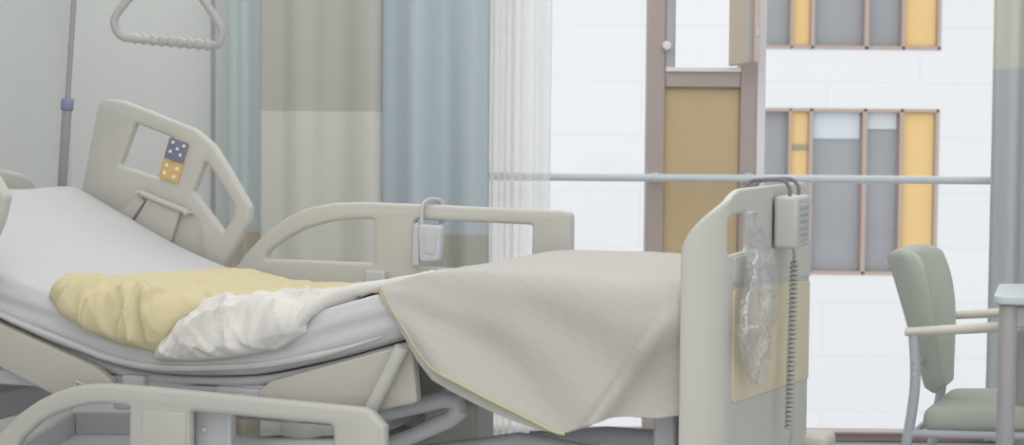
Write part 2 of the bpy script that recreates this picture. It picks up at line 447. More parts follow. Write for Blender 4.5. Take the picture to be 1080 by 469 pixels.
# ------------------------------------------------------------------ curtains
ZC = 2.5
crl = tag(MB().tube([(XL+.7, 6.42, ZC+.03), (2.39, 6.42, ZC+.03)], .014, 12).build('curtain_rail', M['steel']), 'slim metal curtain rail running along the top of the window', 'curtain rail')
def curtain(name, x0, x1, y, folds, amp, m, label, cat='curtain', z0=.05, seed=0, n=None, skew=0.0, group=None, sway=.004):
    n = n or folds*14
    rnd = random.Random(seed); ph = [rnd.uniform(-.6, .6) for _ in range(folds+2)]; am = [rnd.uniform(.55, 1.25) for _ in range(folds+2)]
    def fn(a, b):
        k = a*folds; i = int(k); f = k-i
        ampk = am[i]*(1-f)+am[min(i+1, folds)]*f; phk = ph[i]*(1-f)+ph[min(i+1, folds)]*f
        th = 2*PI*k+phk
        spread = .75+.25*(1-b)
        yy = y+amp*ampk*spread*math.sin(th)+amp*.3*noise.noise((a*7, b*1.3, seed))
        xx = x0+(x1-x0)*a+skew*amp*math.sin(2*th)+sway*2*noise.noise((a*4+3, b*2.1, seed))*(1-b) 
        return (xx, yy, z0+(ZC-z0)*b)
    g = MB().grid(fn, n, 30, lambda a, b: (a, z0+(ZC-z0)*b))
    o = g.build(name, m, None, angle=180, solid=.003)
    return tag(o, label, cat, group)
YC = 6.42
curtain('curtain', wx(241, YC), wx(284, YC), 6.44, 2, .018, M['cur_blue'], 'narrow dusty blue curtain hanging flat beside the wall trim', seed=3)
curtain('curtain', wx(276, YC), wx(404, YC), 6.40, 2, .05, M['cur_beige'], 'two-tone beige curtain, darker above and lighter below, between blue curtains', seed=8)
curtain('curtain', wx(399, YC), wx(516, YC), 6.38, 2, .05, M['cur_teal'], 'wide pale blue curtain hanging beside the white voile', seed=5)
sx0, sx1 = wx(505, 6.47), wx(581, 6.47)
def sheer_fn(a, b):
    W = sx1-sx0
    if a < .72:
        t = a/.72; x = sx0+W*.56*t-.011*math.sin(2*PI*t*6)*(1+.3*math.sin(t*9)); y = 6.47+.02*math.sin(2*PI*t*6+.5)
    else:
        t = (a-.72)/.28; x = sx0+W*(.56+.44*t)-.006*math.sin(2*PI*t*2); y = 6.47+.02*math.sin(2*PI*t*2+.5)
    return (x+.004*noise.noise((a*5, b*2, 1)), y, .05+(ZC-.05)*b)
tag(MB().grid(sheer_fn, 170, 24, lambda a, b: (a, b*2.5)).build('sheer_curtain', M['sheer'], None, angle=180), 'sheer white voile curtain gathered at the left of the window', 'curtain')
curtain('curtain', wx(1047, YC), wx(1140, YC), 6.42, 3, .04, M['cur_right'], 'grey curtain with beige top at the right edge of the window', seed=2)

# ------------------------------------------------------------------ hospital bed
VN, VF = .05, .95            # mattress near and far sides
bed = thing('hospital_bed', P(1.05, .5, 0), 'cream adjustable hospital bed with raised backrest and moulded side rails', 'bed')
TK = .118
bot = [vplane(x, y, VN-.0) for x, y in ((0, 333), (16, 341), (55, 362), (85, 376), (110, 385), (151, 394), (200, 398), (263, 397), (310, 389), (360, 377), (400, 366), (430, 358), (460, 354))]
bot = [p for p in bot if p[0] < 1.60]+[(1.66, .722), (1.78, .765), (1.95, .842), (2.10, .912)]
bot.sort()
# straight backrest beyond the picture's edge, level foot section
(ub, zb_) = bot[-1]; sl = .46
uh = 2.19
zk = bot[0][1]
prof = [(.0, zk), (.25, zk+.002), (.45, zk+.004)]+bot+[(uh, zb_+sl*(uh-ub))]
prof = sorted(set(prof)); dense = catmull(prof, 6)
def zt(u): return interp(u, dense)+TK
def matt(a, b):
    u = .07+(uh-.07)*a
    # closed rounded section, b runs round it
    r = .035; w = VF-VN; h = TK
    per = [(VN+r, 1, 'top'), ]
    loop = []
    def arc(cx, cz, a0, a1):
        for k in range(5):
            t = rad(a0+(a1-a0)*k/4); loop.append((cx+r*math.cos(t), cz+r*math.sin(t)))
    loop_pts = matt.cache
    v, zo = loop_pts[int(round(b*(len(loop_pts)-1)))]
    z = zt(u)-TK+zo
    nz = noise.noise((u*5, v*5, zo*9))*.006*(1 if zo > .02 else .3)
    # tucked wrinkles running along the near side of the sheet
    if v < VN+.01: v += .004*math.sin(zo*160+u*6+3*noise.noise((u*3, 0, 1)))
    ed = min(1, (uh-u)/.04, (u-.07)/.03); sh = (1-math.sqrt(max(0, 1-(1-ed)**2)))*.04
    vm = (VN+VF)/2
    return P(u, vm+(v-vm)*(1-sh), z+nz-(sh if zo > .06 else -sh))
def section():
    r = .035; out = []
    def arc(cx, cz, a0, a1):
        for k in range(6):
            t = rad(a0+(a1-a0)*k/5); out.append((cx+r*math.cos(t), cz+r*math.sin(t)))
    arc(VN+r, r, 270, 180); 
    for k in range(1, 5): out.append((VN, r+(TK-2*r)*k/5))
    arc(VN+r, TK-r, 180, 90)
    for k in range(1, 16): out.append((VN+r+(VF-VN-2*r)*k/16, TK))
    arc(VF-r, TK-r, 90, 0); arc(VF-r, r, 0, -90)
    for k in range(1, 6): out.append((VF-r-(VF-VN-2*r)*k/6, 0))
    out.append(out[0]); return out
matt.cache = section()
mg = MB().grid(matt, 110, len(matt.cache)-1); nb = len(matt.cache)
mg.f.append(tuple(range(nb-1))); mg.f.append(tuple(110*nb+k for k in range(nb-1))[::-1]); mg.uv = None
mattress = tag(mg.build('mattress', M['sheet'], None, angle=60), 'bent mattress in a pale fitted sheet lying on the cream hospital bed', 'mattress')
# sheet edge folded along the bottom of the near side
pp = [P(u, VN-.001, zt(u)-TK+.022+.005*noise.noise((u*4, 1, 2))) for u in [.76+i*.02 for i in range(90) if .76+i*.02 < uh-.02]]
MB().tube(pp, [.002+.006*min(1, i/8) for i in range(len(pp))], 8).build('sheet_tuck', M['sheet'], mattress)

# deck: slab under the mattress and the side panels
dk = MB().grid(lambda a, b: P(.09+(uh-.12)*a, .08+.84*b, zt(.09+(uh-.12)*a)-TK-.014), 50, 2).build('deck_slab', M['darkgrey'], bed, solid=.02)
for v in (.055, .93):
    vplate('back_deck_panel', [(-160, 235), (0, 342), (55, 367), (98, 386, 8), (118, 402, 8), (112, 425, 6), (70, 424), (0, 388), (-160, 300)], [], .055, .03, .006, M['deck'], bed) if v == .055 else None
    vplate('leg_deck_panel', [(266, 416, 8), (285, 402, 8), (398, 371), (434, 361, 6), (440, 425, 6), (385, 436), (300, 432)], [], .058, .03, .006, M['deck'], bed) if v == .055 else None
# far twins of the deck panels
def twin(name, pts, v):
    pl = [vplane(x, y, .04) for x, y in pts]
    vs, fs = plate(pl, [], .03, .006); MB().add([P(a, v+c, b) for a, b, c in vs], fs).build(name, M['deck'], bed)
twin('back_deck_panel', [(-160, 235), (0, 342), (55, 367), (98, 386), (118, 402), (112, 425), (70, 424), (0, 388), (-160, 300)], .93)
twin('leg_deck_panel', [(266, 416), (285, 402), (398, 371), (434, 361), (440, 425), (385, 436), (300, 432)], .93)
a0 = P(*[vplane(424, 366, .02)[0], .02, vplane(424, 366, .02)[1]]); q1 = vplane(388, 438, .02); a1 = P(q1[0], .02, q1[1])
MB().tube([a0, a1], .0155, 14).build('knee_strut', M['plastic'], bed)
# side beam and sub-frame
for v in (.10, .90):
    MB().box((.84, v-.02, .605), (2.0, v+.02, .645), P).build('side_beam', M['steelgrey'], bed, .006)
for u in (1.0, 1.45, 1.98):
    MB().box((u-.02, .08, .565), (u+.02, .92, .605), P).build('cross_beam', M['steelgrey'], bed, .006)
u_, z_ = vplane(258, 417, .07)
MB().box((u_-.05, .06, z_-.01), (u_+.07, .085, z_+.018), P).build('hinge_bracket', M['steelgrey'], bed, .005)
sc_ = P(u_, .055, z_)
MB().lathe(sc_, [(.001, -.008), (.008, -.005), (.009, 0)], 12, 'y').build('screw', M['steel'], bed)
u_, z_ = vplane(142, 403, .07)
MB().box((u_-.03, .06, z_-.012), (u_+.03, .09, z_+.018), P).build('hinge_bracket', M['steelgrey'], bed, .006)
u2, z2 = vplane(80, 408, .0)
MB().tube([P(u2+.03, .03, z2-.03), P(u2+.02, .03, z2+.008), P(u2-.015, .03, z2-.002), P(u2-.03, .03, z2-.02)], .004, 8).build('wire_hook', M['steel'], bed)
# lifting arms under the foot section
def vp3(px, py, v): u, z = vplane(px, py, v); return P(u, v, z)
MB().tube([vp3(360, 446, .2), vp3(400, 436, .2), vp3(470, 421, .2), vp3(481, 424, .2), vp3(484, 433, .2), vp3(476, 441, .2), vp3(436, 459, .2), vp3(380, 480, .2)], [.02, .02, .02, .022, .025, .02, .018, .018], 14).build('lift_arm', M['darkgrey'], bed)
MB().tube([vp3(360, 430, .75), vp3(470, 421, .75), vp3(484, 433, .75), vp3(436, 459, .75)], .02, 12).build('lift_arm', M['darkgrey'], bed)
MB().tube([P(.95, .2, .45), P(.95, .8, .45)], .03, 14).build('lift_axle', M['darkgrey'], bed)
MB().box((.9, .40, .50), (1.35, .60, .60), P).build('motor_housing', M['steelgrey'], bed, .015)
MB().box((.84, .60, .28), (.96, .70, .7), P).build('lift_column', M['plastic'], bed, .01)
MB().box((1.45, .42, .28), (1.60, .58, .6), P).build('lift_column', M['plastic'], bed, .01)
MB().tube([vp3(410, 480, .35), vp3(500, 470, .35), vp3(548, 463, .35), vp3(580, 468, .35), vp3(640, 480, .35)], .017, 12).build('foot_arm', M['steelgrey'], bed)
MB().tube([vp3(560, 464, .5), vp3(640, 459, .5), vp3(690, 462, .5), vp3(720, 472, .5)], .022, 12).build('foot_arm', M['steelgrey'], bed)
_g0 = vplane(502, 458, .45); _g1 = vplane(446, 422, .45)
MB().box((_g0[0], .45, _g0[1]-.06), (_g1[0], .58, _g1[1]), P).build('gear_cover', M['plastic'], bed, .012)
MB().box((.12, .12, .28), (.17, .18, .76), P).build('foot_post', M['steelgrey'], bed, .008)
MB().box((.12, .82, .28), (.17, .88, .76), P).build('foot_post', M['steelgrey'], bed, .008)
# chassis on castors
ch = MB().box((.15, .12, .2), (2.0, .20, .28), P); ch.box((.15, .80, .2), (2.0, .88, .28), P); ch.box((.2, .2, .21), (.28, .8, .27), P); ch.box((1.88, .2, .21), (1.96, .8, .27), P); ch.box((.5, .2, .21), (.75, .8, .285), P); ch.box((1.4, .2, .21), (1.65, .8, .285), P)
ch.build('chassis', M['steelgrey'], bed, .008)
for u in (.22, 1.92):
    for v in (.16, .84):
        c = P(u, v, .075)
        k = MB().box((u-.03, v-.03, .14), (u+.03, v+.03, .205), P); k.build('castor_fork', M['steelgrey'], bed, .006)
        w = MB(); 
        ring = [(.02, -.024), (.055, -.024), (.075, -.015), (.075, .015), (.055, .024), (.02, .024)]
        w.lathe(c, ring, 24, 'y'); w.build('castor_wheel', M['rubber'], bed)
# rails
RT = .034
VNR, VFR = -.035, 1.0
vplate('side_rail', [(0-15, 468), (0, 455), (19, 436), (38, 423), (57, 413.5), (76, 407.5), (95, 405), (112, 404.8), (157, 408.3), (221, 414.5), (310, 423.3), (388, 431, 22), (405, 450, 4), (406, 560, 16), (0, 540, 20), (-52, 520, 10)],
       [[(2, 500), (8, 486), (22, 462), (41, 445), (57, 436.5), (76, 430), (95, 426.5), (112, 426), (135, 429, 4), (134, 510, 5)], [(199, 434, 5), (350, 448.5, 6), (351, 520, 6), (198, 515, 6)]],
       VNR, RT, .012, M['plastic'], bed)
pr = vplate('rail_post_cover', [(150, 432), (195, 436), (195, 500), (149, 498)], [], VNR-RT/2, .008, .003, M['plastic'], bed)
q0 = vplane(206, 520, .01); q1 = vplane(244, 425, .01)
MB().box((min(q0[0], q1[0]), .005, q0[1]), (max(q0[0], q1[0]), .035, q1[1]), P).build('rail_bracket', M['steelgrey'], bed, .006)
q = vplane(215, 453, -.0); MB().lathe(P(q[0], .002, q[1]), [(.002, -.004), (.006, -.003), (.007, 0)], 12, 'y').build('screw', M['darkgrey'], bed)
fr_ = vplate('side_rail', [(222, 318), (236, 297), (247, 282), (262, 263), (280, 245), (300, 230), (325, 218.5), (352, 214), (382, 213), (470, 216.5), (540, 220), (592, 222, 0), (603, 224, 14), (602, 330, 10), (400, 330), (225, 330)],
       [[(279, 273, 3), (284, 264), (301, 251.5), (321, 241), (346, 234), (370, 231), (394.5, 231, 4), (394.5, 277.5, 4)], [(437, 231.5, 4), (561, 237, 4), (559, 287.5, 5), (437, 281, 4)]],
       VFR, RT, .011, M['plastic'], bed)
vplate('rail_hinge_bar', [(372, 303, 3), (386, 297, 3), (470, 298, 3), (470, 306, 2), (372, 309, 3)], [], VFR-RT/2, .014, .004, M['plastic'], bed)
q = vplane(380, 302, VFR-.03); MB().lathe(P(q[0], VFR-RT/2-.006, q[1]), [(.002, -.006), (.007, -.005), (.008, 0)], 12, 'y').build('screw', M['darkgrey'], bed)
for u in (.75, 1.2):
    MB().box((u-.03, .955, .62), (u+.03, .985, .84), P).build('rail_bracket', M['steelgrey'], bed, .006)
hr = vplate('head_rail', [(104, 103, 13), (128, 106), (160, 118), (205, 136), (224, 152), (244, 184), (263.5, 218, 10), (262, 234, 12), (237, 279), (226, 300), (80, 232), (85, 201), (95, 150)],
       [[(142, 130, 3), (182, 145, 3), (169, 189, 3), (125.5, 174, 3)], [(216, 168.5, 3), (234, 197), (247, 218, 4), (246, 226, 4), (235, 245, 3), (203, 202, 3)]],
       VFR, RT, .011, M['plastic'], bed)
def rq(pts, v=VFR-RT/2): return [vplane(x, y, v) for x, y in pts]
kp = vplate('control_panel', [(178.5, 143.5, 2), (199, 151, 2), (187, 194, 2), (166.5, 186.5, 2)], [], VFR-RT/2-.002, .008, .002, M['goldkey'], bed)
kp2 = vplate('slate_keypad', [(179, 144, 2), (198.6, 151.2, 2), (192.4, 173, 0), (172.8, 166, 0)], [], VFR-RT/2-.006, .006, .002, M['navykey'], kp)
for (x, y) in ((182.5, 150), (194, 154), (179.5, 159.5), (190, 163.5), (187, 157), (182.6, 168.5)):
    q = vplane(x, y, VFR-.028); MB().lathe(P(q[0], VFR-.028, q[1]), [(.001, -.003), (.0045, -.002), (.005, .001), (.005, .004)], 10, 'y').build('key', M['button'] if y < 167 else M['navykey'], kp)
for (x, y) in ((175.5, 174), (186, 178), (173, 182), (182.8, 186.5)):
    q = vplane(x, y, VFR-.026); MB().lathe(P(q[0], VFR-.024, q[1]), [(.001, -.003), (.0055, -.002), (.006, .001), (.006, .004)], 10, 'y').build('key', M['button'], kp)
b0 = vplane(147, 203, .965); b1 = vplane(199, 224, .965)
hb = MB().tube([P(b0[0], .965, b0[1]), P(b1[0], .965, b1[1])], .0095, 12); hb.build('holder_bar', M['plastic'], bed)
for b in (b0, b1): MB().tube([P(b[0], .945, b[1]), P(b[0], .99, b[1])], .006, 10).build('holder_pin', M['darkgrey'], bed)
vplate('holder_flap', [(156, 208, 2), (190, 222, 3), (181, 250), (172, 275), (130, 250), (147, 225)], [], .972, .012, .004, M['plastic'], bed)
vplate('rail_arm', [(146, 203, 6), (152, 212), (138, 232), (130, 250), (112, 240), (128, 220)], [], .976, .014, .005, M['plastic'], bed)
MB().tube([vp3(200, 222, .978), vp3(208, 228, .978), vp3(211, 245, .978), vp3(213, 262, .978), vp3(213, 285, .978)], .0022, 8).build('arm_seam', M['plastic'], bed)
# near head rail, folded down beyond the left edge of the picture: only its rounded end shows at the edge
vplate('head_rail', [(-170, 180, 14), (-60, 168, 14), (-6, 186, 10), (5.5, 207, 8), (0, 232, 10), (-40, 330, 10), (-150, 290, 10)], [[(-140, 200, 4), (-70, 192, 4), (-50, 240, 4), (-120, 250, 4)]], -.01, RT, .011, M['plastic'], bed)
# headboard
def uplate(name, outline, holes, u, thick, bev, m, parent):
    vs, fs = plate(rounded(outline), [rounded(h) for h in holes], thick, bev)
    return MB().add([P(u+c, a, b) for a, b, c in vs], fs).build(name, m, parent, angle=35)
hv, hz = uplane(0, 175, 2.29)
uplate('headboard', [(.06, .45, .03), (.94, .45, .03), (.94, hz-.10, .06), (.86, hz-.025, .12), (.68, hz, .1), (.32, hz, .1), (.14, hz-.025, .12), (.06, hz-.10, .06)], [[(.25, .88, .03), (.75, .88, .03), (.73, .96, .03), (.27, .96, .03)]], 2.29, .04, .015, M['plastic'], bed)
MB().box((2.0, .15, .46), (2.28, .85, .54), P).build('head_bumper', M['steelgrey'], bed, .01)

# footboard: bent moulded panel, unrolled in (s, z)
FWD = 1.085; RC = .085
def bend(s, z, c):
    # s=0 at the near wing tip
    arc = RC*PI/2
    if s < arc:
        t = s/RC; cx, cy = RC, RC
        return P(RC-(RC-c)*math.sin(t)*1.0, RC-(RC-c)*math.cos(t), z) if True else None
    if s > arc+FWD-2*RC:
        t = (s-arc-(FWD-2*RC))/RC
        if t > PI/2: t = PI/2
        return P(RC-(RC-c)*math.cos(t), FWD-RC+(RC-c)*math.sin(t), z)
    return P(c, RC+(s-arc), z)
SL = RC*PI+FWD-2*RC
def s_of(px, py):     # pixel on the outer face -> (s, z)
    v, z = uplane(px, py, 0); return (RC*PI/2+v-RC, z)
zf = uplane(790, 198, 0)[1]
EA, EB = .25, .135
top_l = [(EA-EA*math.cos(rad(t)), zf-EB+EB*math.sin(rad(t))) for t in range(0, 91, 6)]
top_r = [(SL-x, z) for x, z in reversed(top_l)]
outl = [(0, .36, .04), (SL, .36, .04)]+top_r[::-1][:0]+[(SL-x, z) for x, z in top_l]+list(reversed(top_l))
hA = (s_of(768.5, 224)[0]+.008, 0); hB = s_of(791, 267)
def hole(sa, sb, z0, z1): return [(sa, z0, .018), (sb, z0, .018), (sb, z1, .018), (sa, z1, .018)]
zh0, zh1 = s_of(776, 268)[1], s_of(776, 226.5)[1]
hs = [hole(hA[0], hB[0], zh0, zh1), hole(SL-hB[0], SL-hA[0], zh0, zh1)]
vs, fs = plate(rounded(outl, 8), [rounded(h) for h in hs], .016, .006)
me = bpy.data.meshes.new('t'); me.from_pydata(vs, [], fs); bm = bmesh.new(); bm.from_mesh(me); bpy.data.meshes.remove(me)
for k in range(1, 60):
    s = SL*k/60
    if s < RC*PI/2+.03 or s > SL-RC*PI/2-.03 or k % 6 == 0:
        bmesh.ops.bisect_plane(bm, geom=bm.verts[:]+bm.edges[:]+bm.faces[:], plane_co=(s, 0, 0), plane_no=(1, 0, 0), dist=1e-6)
vs = [v.co.copy() for v in bm.verts]; bm.verts.index_update(); fs = [tuple(v.index for v in f.verts) for f in bm.faces]; bm.free()
fb = MB().add([bend(a, b, -c+.008) for a, b, c in vs], fs).build('footboard', M['plastic'], bed, angle=40)
# beige inlay on its outer face
zA0, zA1 = s_of(773, 424)[1], s_of(773, 305)[1]; zB0, zB1 = uplane(850, 402, 0)[1], uplane(850, 299, 0)[1]
sA = s_of(773, 310)[0]; sB = SL-.045
def strip(vs, fs, marks):
    me = bpy.data.meshes.new('t'); me.from_pydata(vs, [], fs); bm = bmesh.new(); bm.from_mesh(me); bpy.data.meshes.remove(me)
    for q in marks: bmesh.ops.bisect_plane(bm, geom=bm.verts[:]+bm.edges[:]+bm.faces[:], plane_co=(q, 0, 0), plane_no=(1, 0, 0), dist=1e-6)
    bm.verts.index_update(); r = ([v.co.copy() for v in bm.verts], [tuple(v.index for v in f.verts) for f in bm.faces]); bm.free(); return r
vsI, fsI = plate(rounded([(sA, zA0, .02), (sB, zB0, .02), (sB, zB1, .02), (sA, zA1, .02)]), [], .004, .0015)
vsI, fsI = strip(vsI, fsI, [SL*k/80 for k in range(2, 79)])
MB().add([bend(a, b, -.001-c) for a, b, c in vsI], fsI).build('footboard_inlay', M['beigebar'], fb)
# raised grip band round the hand hole
vsI, fsI = plate(rounded([(sA, zA1+.012, .01), (sB, zB1+.012, .01), (sB, zh0-.012, .01), (sA, zh0-.006, .01)]), [], .004, .0015)
vsI, fsI = strip(vsI, fsI, [SL*k/80 for k in range(2, 79)])
MB().add([bend(a, b, -.001-c) for a, b, c in vsI], fsI).build('grip_band', M['plastic'], fb)
# moulded lip at the top rim and corner bumper
bq = uplane(860, 458, -.02)
MB().box((-.06, .97, bq[1]-.07), (.03, 1.12, bq[1]), P).build('corner_bumper', M['plastic'], bed, .014)
bq2 = uplane(815, 466, -.02)
MB().box((-.06, -.04, bq[1]-.07), (.03, .09, bq[1]), P).build('corner_bumper', M['plastic'], bed, .014)
MB().box((-.03, .05, bq[1]-.06), (.12, .97, bq[1]-.02), P).build('foot_crossbar', M['steelgrey'], bed, .01)

# ------------------------------------------------------------------ duvet: yellow reverse folded back, white lining, striped cover
def drape(u, w, h):
    r = .035; zz_ = zt(u)
    if w > r: return P(u, VN+w, zz_+h)
    if w < -r: return P(u, VN-h, zz_+w)
    a = rad(180-90*(w+r)/(2*r)); Rr = r+h
    return P(u, VN+r+Rr*math.cos(a), zz_-r+Rr*math.sin(a))
duv = thing('duvet', P(.9, .4, zt(.9)), 'striped off-white duvet folded back on the bed to show its pale yellow reverse', 'duvet')
def fbm(x, y, s, o=3):
    t = 0; a = 1
    for i in range(o): t += a*noise.noise((x*2**i+s, y*2**i, s*1.7)); a *= .5
    return t
def ridged(x, y, s): return (1-abs(noise.noise((x, y, s))))**3
def stretch(u, w, seed):
    if seed < 5: return .25*ridged(u*16+w*14, w*5-u*3, 2.2)+.22*ridged(u*9-w*20, w*4, 8.8)
    return 1.2*ridged(u*3+1, w*26+u*5+1.5*noise.noise((u*6, w*6, 3)), 4.4)-.1
def sst(t):
    t = max(0, min(1, t)); return t*t*(3-2*t)
def pad(name, m, ua, ub, wa, wb, H, wr, seed, na=90, nb=90, edge=.12):
    # puffy cushion-like cloth; ua(q), ub(q): ends along u as functions of q; wa(p), wb(p) edges across as functions of p
    def body(p, q, top):
        w0, w1 = wa(p), wb(p); w = w0+(w1-w0)*q
        u = ua(q)+(ub(q)-ua(q))*p
        ep = min(p, 1-p)/edge; eq = min(q, 1-q)/(edge*.7)
        e = min(1, ep)*1.0; f = min(1, eq)
        dome = math.sqrt(max(0, 1-(1-e)**2))*math.sqrt(max(0, 1-(1-f)**2))
        if not top: return drape(u, w, .004+.003*dome)
        wx_ = u+.05*noise.noise((u*7, w*7, seed)); wy_ = w+.05*noise.noise((u*7, w*7, seed+9))
        wrk = wr*(1.0-.8*sst((q-.07)/.16))*(.55*ridged(wx_*15-wy_*17, wx_*4+wy_*5, seed+3)+.4*ridged(wx_*24+wy_*15, wy_*9-wx_*5, seed+6)-.25+stretch(u, w, seed)+ridged(wx_*7-wy_*9, wx_*2+wy_*2, seed)*.55+ridged(wx_*13+wy_*10, wy_*3, seed+5)*.35+.8*noise.noise((u*5, w*4, seed+2))+.18*noise.noise((u*22, w*22, seed))-.3)
        return drape(u, w, .006+dome*max(.006, H(p, q)+wrk))
    mb = MB().grid(lambda a, b: body(a, b**1.5, True), na, nb)
    k = len(mb.v); mb.grid(lambda a, b: body(a, b**1.5, False), na, nb)
    def idx(i, j, o): return o+i*(nb+1)+j
    for i in range(na):
        mb.f.append((idx(i, 0, 0), idx(i, 0, k), idx(i+1, 0, k), idx(i+1, 0, 0)))
        mb.f.append((idx(i, nb, 0), idx(i+1, nb, 0), idx(i+1, nb, k), idx(i, nb, k)))
    for j in range(nb):
        mb.f.append((idx(0, j, 0), idx(0, j+1, 0), idx(0, j+1, k), idx(0, j, k)))
        mb.f.append((idx(na, j, 0), idx(na, j, k), idx(na, j+1, k), idx(na, j+1, 0)))
    mb.uv = None
    return mb.build(name, m, duv, angle=75)
uy0 = vplane(58, 318, VN-.04)[0]; uy1 = vplane(166, 372, VN-.04)[0]; uw1 = vplane(318, 352, VN-.03)[0]
def hem_w(px, py, v=VN-.04):
    u, z = vplane(px, py, v); return u, z-zt(u)
hy = sorted([hem_w(60, 320), hem_w(75, 339), hem_w(100, 354), hem_w(130, 366), hem_w(166, 374)])
hw = sorted([hem_w(168, 381), hem_w(200, 382), hem_w(240, 378), hem_w(290, 367), hem_w(312, 354), hem_w(328, 345)])
us_y = lambda p: uy1+(uy0-uy1)*p
pad('yellow_reverse', M['yellow'], lambda q: uy1-.17*sst(q/.22)-.012*math.sin(q*9), lambda q: uy0+.05+.02*math.sin(q*3.1)-.085*q,
    lambda p: interp(us_y(p), hy), lambda p: .84-.04*math.sin(p*3), lambda p, q: .038-.004*q, .034, 3.3, 130, 200)
us_w = lambda p: uw1+(uy1+.03-uw1)*p
pad('white_lining', M['whitecotton'], lambda q: uw1-.01*q, lambda q: uy1+.03-.17*sst(q/.22)-.012*math.sin(q*9),
    lambda p: interp(us_w(p), hw), lambda p: .83, lambda p, q: .032, .026, 7.1, 130, 200)
# fold roll where the cover turns back
def rollpath():
    pts = []
    for (u, w, r) in ((uw1+.11, interp(uw1+.11, hw)+.012, .008), (uw1+.07, interp(uw1+.07, hw)+.006, .013), (uw1+.03, -.035, .018), (uw1, .0, .021), (uw1-.02, .06, .024), (uw1-.035, .15, .025), (uw1-.05, .3, .024), (uw1-.06, .5, .023), (uw1-.06, .7, .02), (uw1-.06, .85, .012)):
        pts.append((*drape(u, w, r*.55+.006), r))
    return catmull(pts, 6)
rp = rollpath()
MB().tube([p[:3] for p in rp], [p[3]*(1+.12*noise.noise((i*.3, 2, 1))) for i, p in enumerate(rp)], 16, flat=.75).build('rolled_edge', M['cuff'], duv)
# striped cover
hc = [hem_w(x, y, VN-.045) for x, y in ((438, 366), (455, 384), (490, 402), (520, 418), (555, 436), (588, 453), (600, 455), (625, 446), (645, 438), (670, 441), (690, 443), (712, 440))]
hc.sort()
uc0 = .075; uc1 = uw1
hemtop = [(hc[-1][0]+.0, hc[-1][1]), (.705, -.075), (.745, -.02), (.785, .04), (uc1-.06, .14), (uc1, .34)]
hcx = hc+hemtop[1:]
def cover_pt(p, q, layer=0):
    u = uc0+(uc1-uc0)*p
    w0 = interp(u, hcx)+(layer*-.004); w1 = .86
    # most samples on the hanging part and the near edge
    w = w0+(w1-w0)*(q**1.35)
    hang = max(0, min(1, -w/.12)); near = max(0, min(1, (.12-w)/.2))
    d = -w
    # swags fan out from the gathered corner at the knee
    rx = .80-u; rd = math.hypot(rx, d+.03); th = math.atan2(d+.03, rx)
    amp = min(1, rd/.3)*min(1, max(0, (w0*-1+.05)/.1))
    f1 = math.sin(th*7.5+1.2+1.2*noise.noise((u*2.2, d*2.2, 4)))
    f2 = math.sin(th*17+.4+2*noise.noise((u*3.1, d*3.1, 9)))
    h = .013+.004*fbm(u*7, w*7, 2.2)
    h += near*amp*(.015*f1+.0075*f2)
    h += .20*max(0, d)*min(1, max(0, (.80-u)/.2))
    # crisp ridge where the corner is gathered beside the footboard
    rr = u-(.085+.62*max(0, d))
    h += hang*(.036*math.exp(-(rr/.020)**2)-.026*sst(-rr/.07))
    return drape(u, w, max(.006, h)), u, w
mb = MB(); mb.grid(lambda a, b: cover_pt(a, b)[0], 130, 110, lambda a, b: (lambda t: (t[1], t[2]-.36*t[1]+.02*math.sin(t[1]*7)))(cover_pt(a, b)))
cover = mb.build('striped_cover', M['cover'], duv, angle=80, solid=.006)
# underside layer that shows below the hem, edged in yellow
hm = [cover_pt(i/60, 0)[0] for i in range(4, 61) if uc0+(uc1-uc0)*i/60 < uc1-.12 and uc0+(uc1-uc0)*i/60 > hc[5][0]]
MB().tube([p+Vector((0, 0, -.002)) for p in hm], .0042, 8).build('hem', M['hem'], duv)
def under(a, b):
    u = hc[6][0]+(uc1-.14-hc[6][0])*a; w0 = interp(u, hcx)
    dp = .034*math.sin(PI*min(1, a))**.6
    return drape(u, w0-.002-dp*b, .010+.15*max(0, -w0)+.004*math.sin(u*14))
MB().grid(under, 60, 10).build('under_layer', M['cover'], duv, angle=80, solid=.004)

# ------------------------------------------------------------------ things on and around the bed
# hand control hung over the far rail
hc_ = thing('hand_control', vp3(450, 282, VFR-.04), 'pale lilac hand control hooked over the far side rail', 'hand control')
vplate('body', [(440, 236, 4), (466, 238, 4), (463, 276, 5), (442, 277, 5)], [], VFR-.033, .028, .008, M['lilac'], hc_)
vplate('hook_plate', [(435.5, 236, 3), (442, 234, 3), (442, 281, 3), (434, 280, 3)], [], VFR-.027, .014, .004, M['lilac'], hc_)
def hook(x0, v0, x1, v1): 
    pts = [vp3(x0, 243, v0), vp3(x0, 224, v0), vp3(x0+2, 214, v0+.005), vp3((x0+x1)/2, 210.5, (v0+v1)/2), vp3(x1-1, 213, v1), vp3(x1, 222, v1), vp3(x1, 236, v1)]
    return catmull(pts, 5)
MB().tube(hook(445, VFR-.03, 466, VFR+.03), .0085, 10, flat=.6).build('hook', M['lilac'], hc_)
vplate('key_strip', [(447, 244, 2), (460, 245, 2), (458, 268, 2), (448, 267, 2)], [], VFR-.048, .004, .0015, M['steelgrey'], hc_)

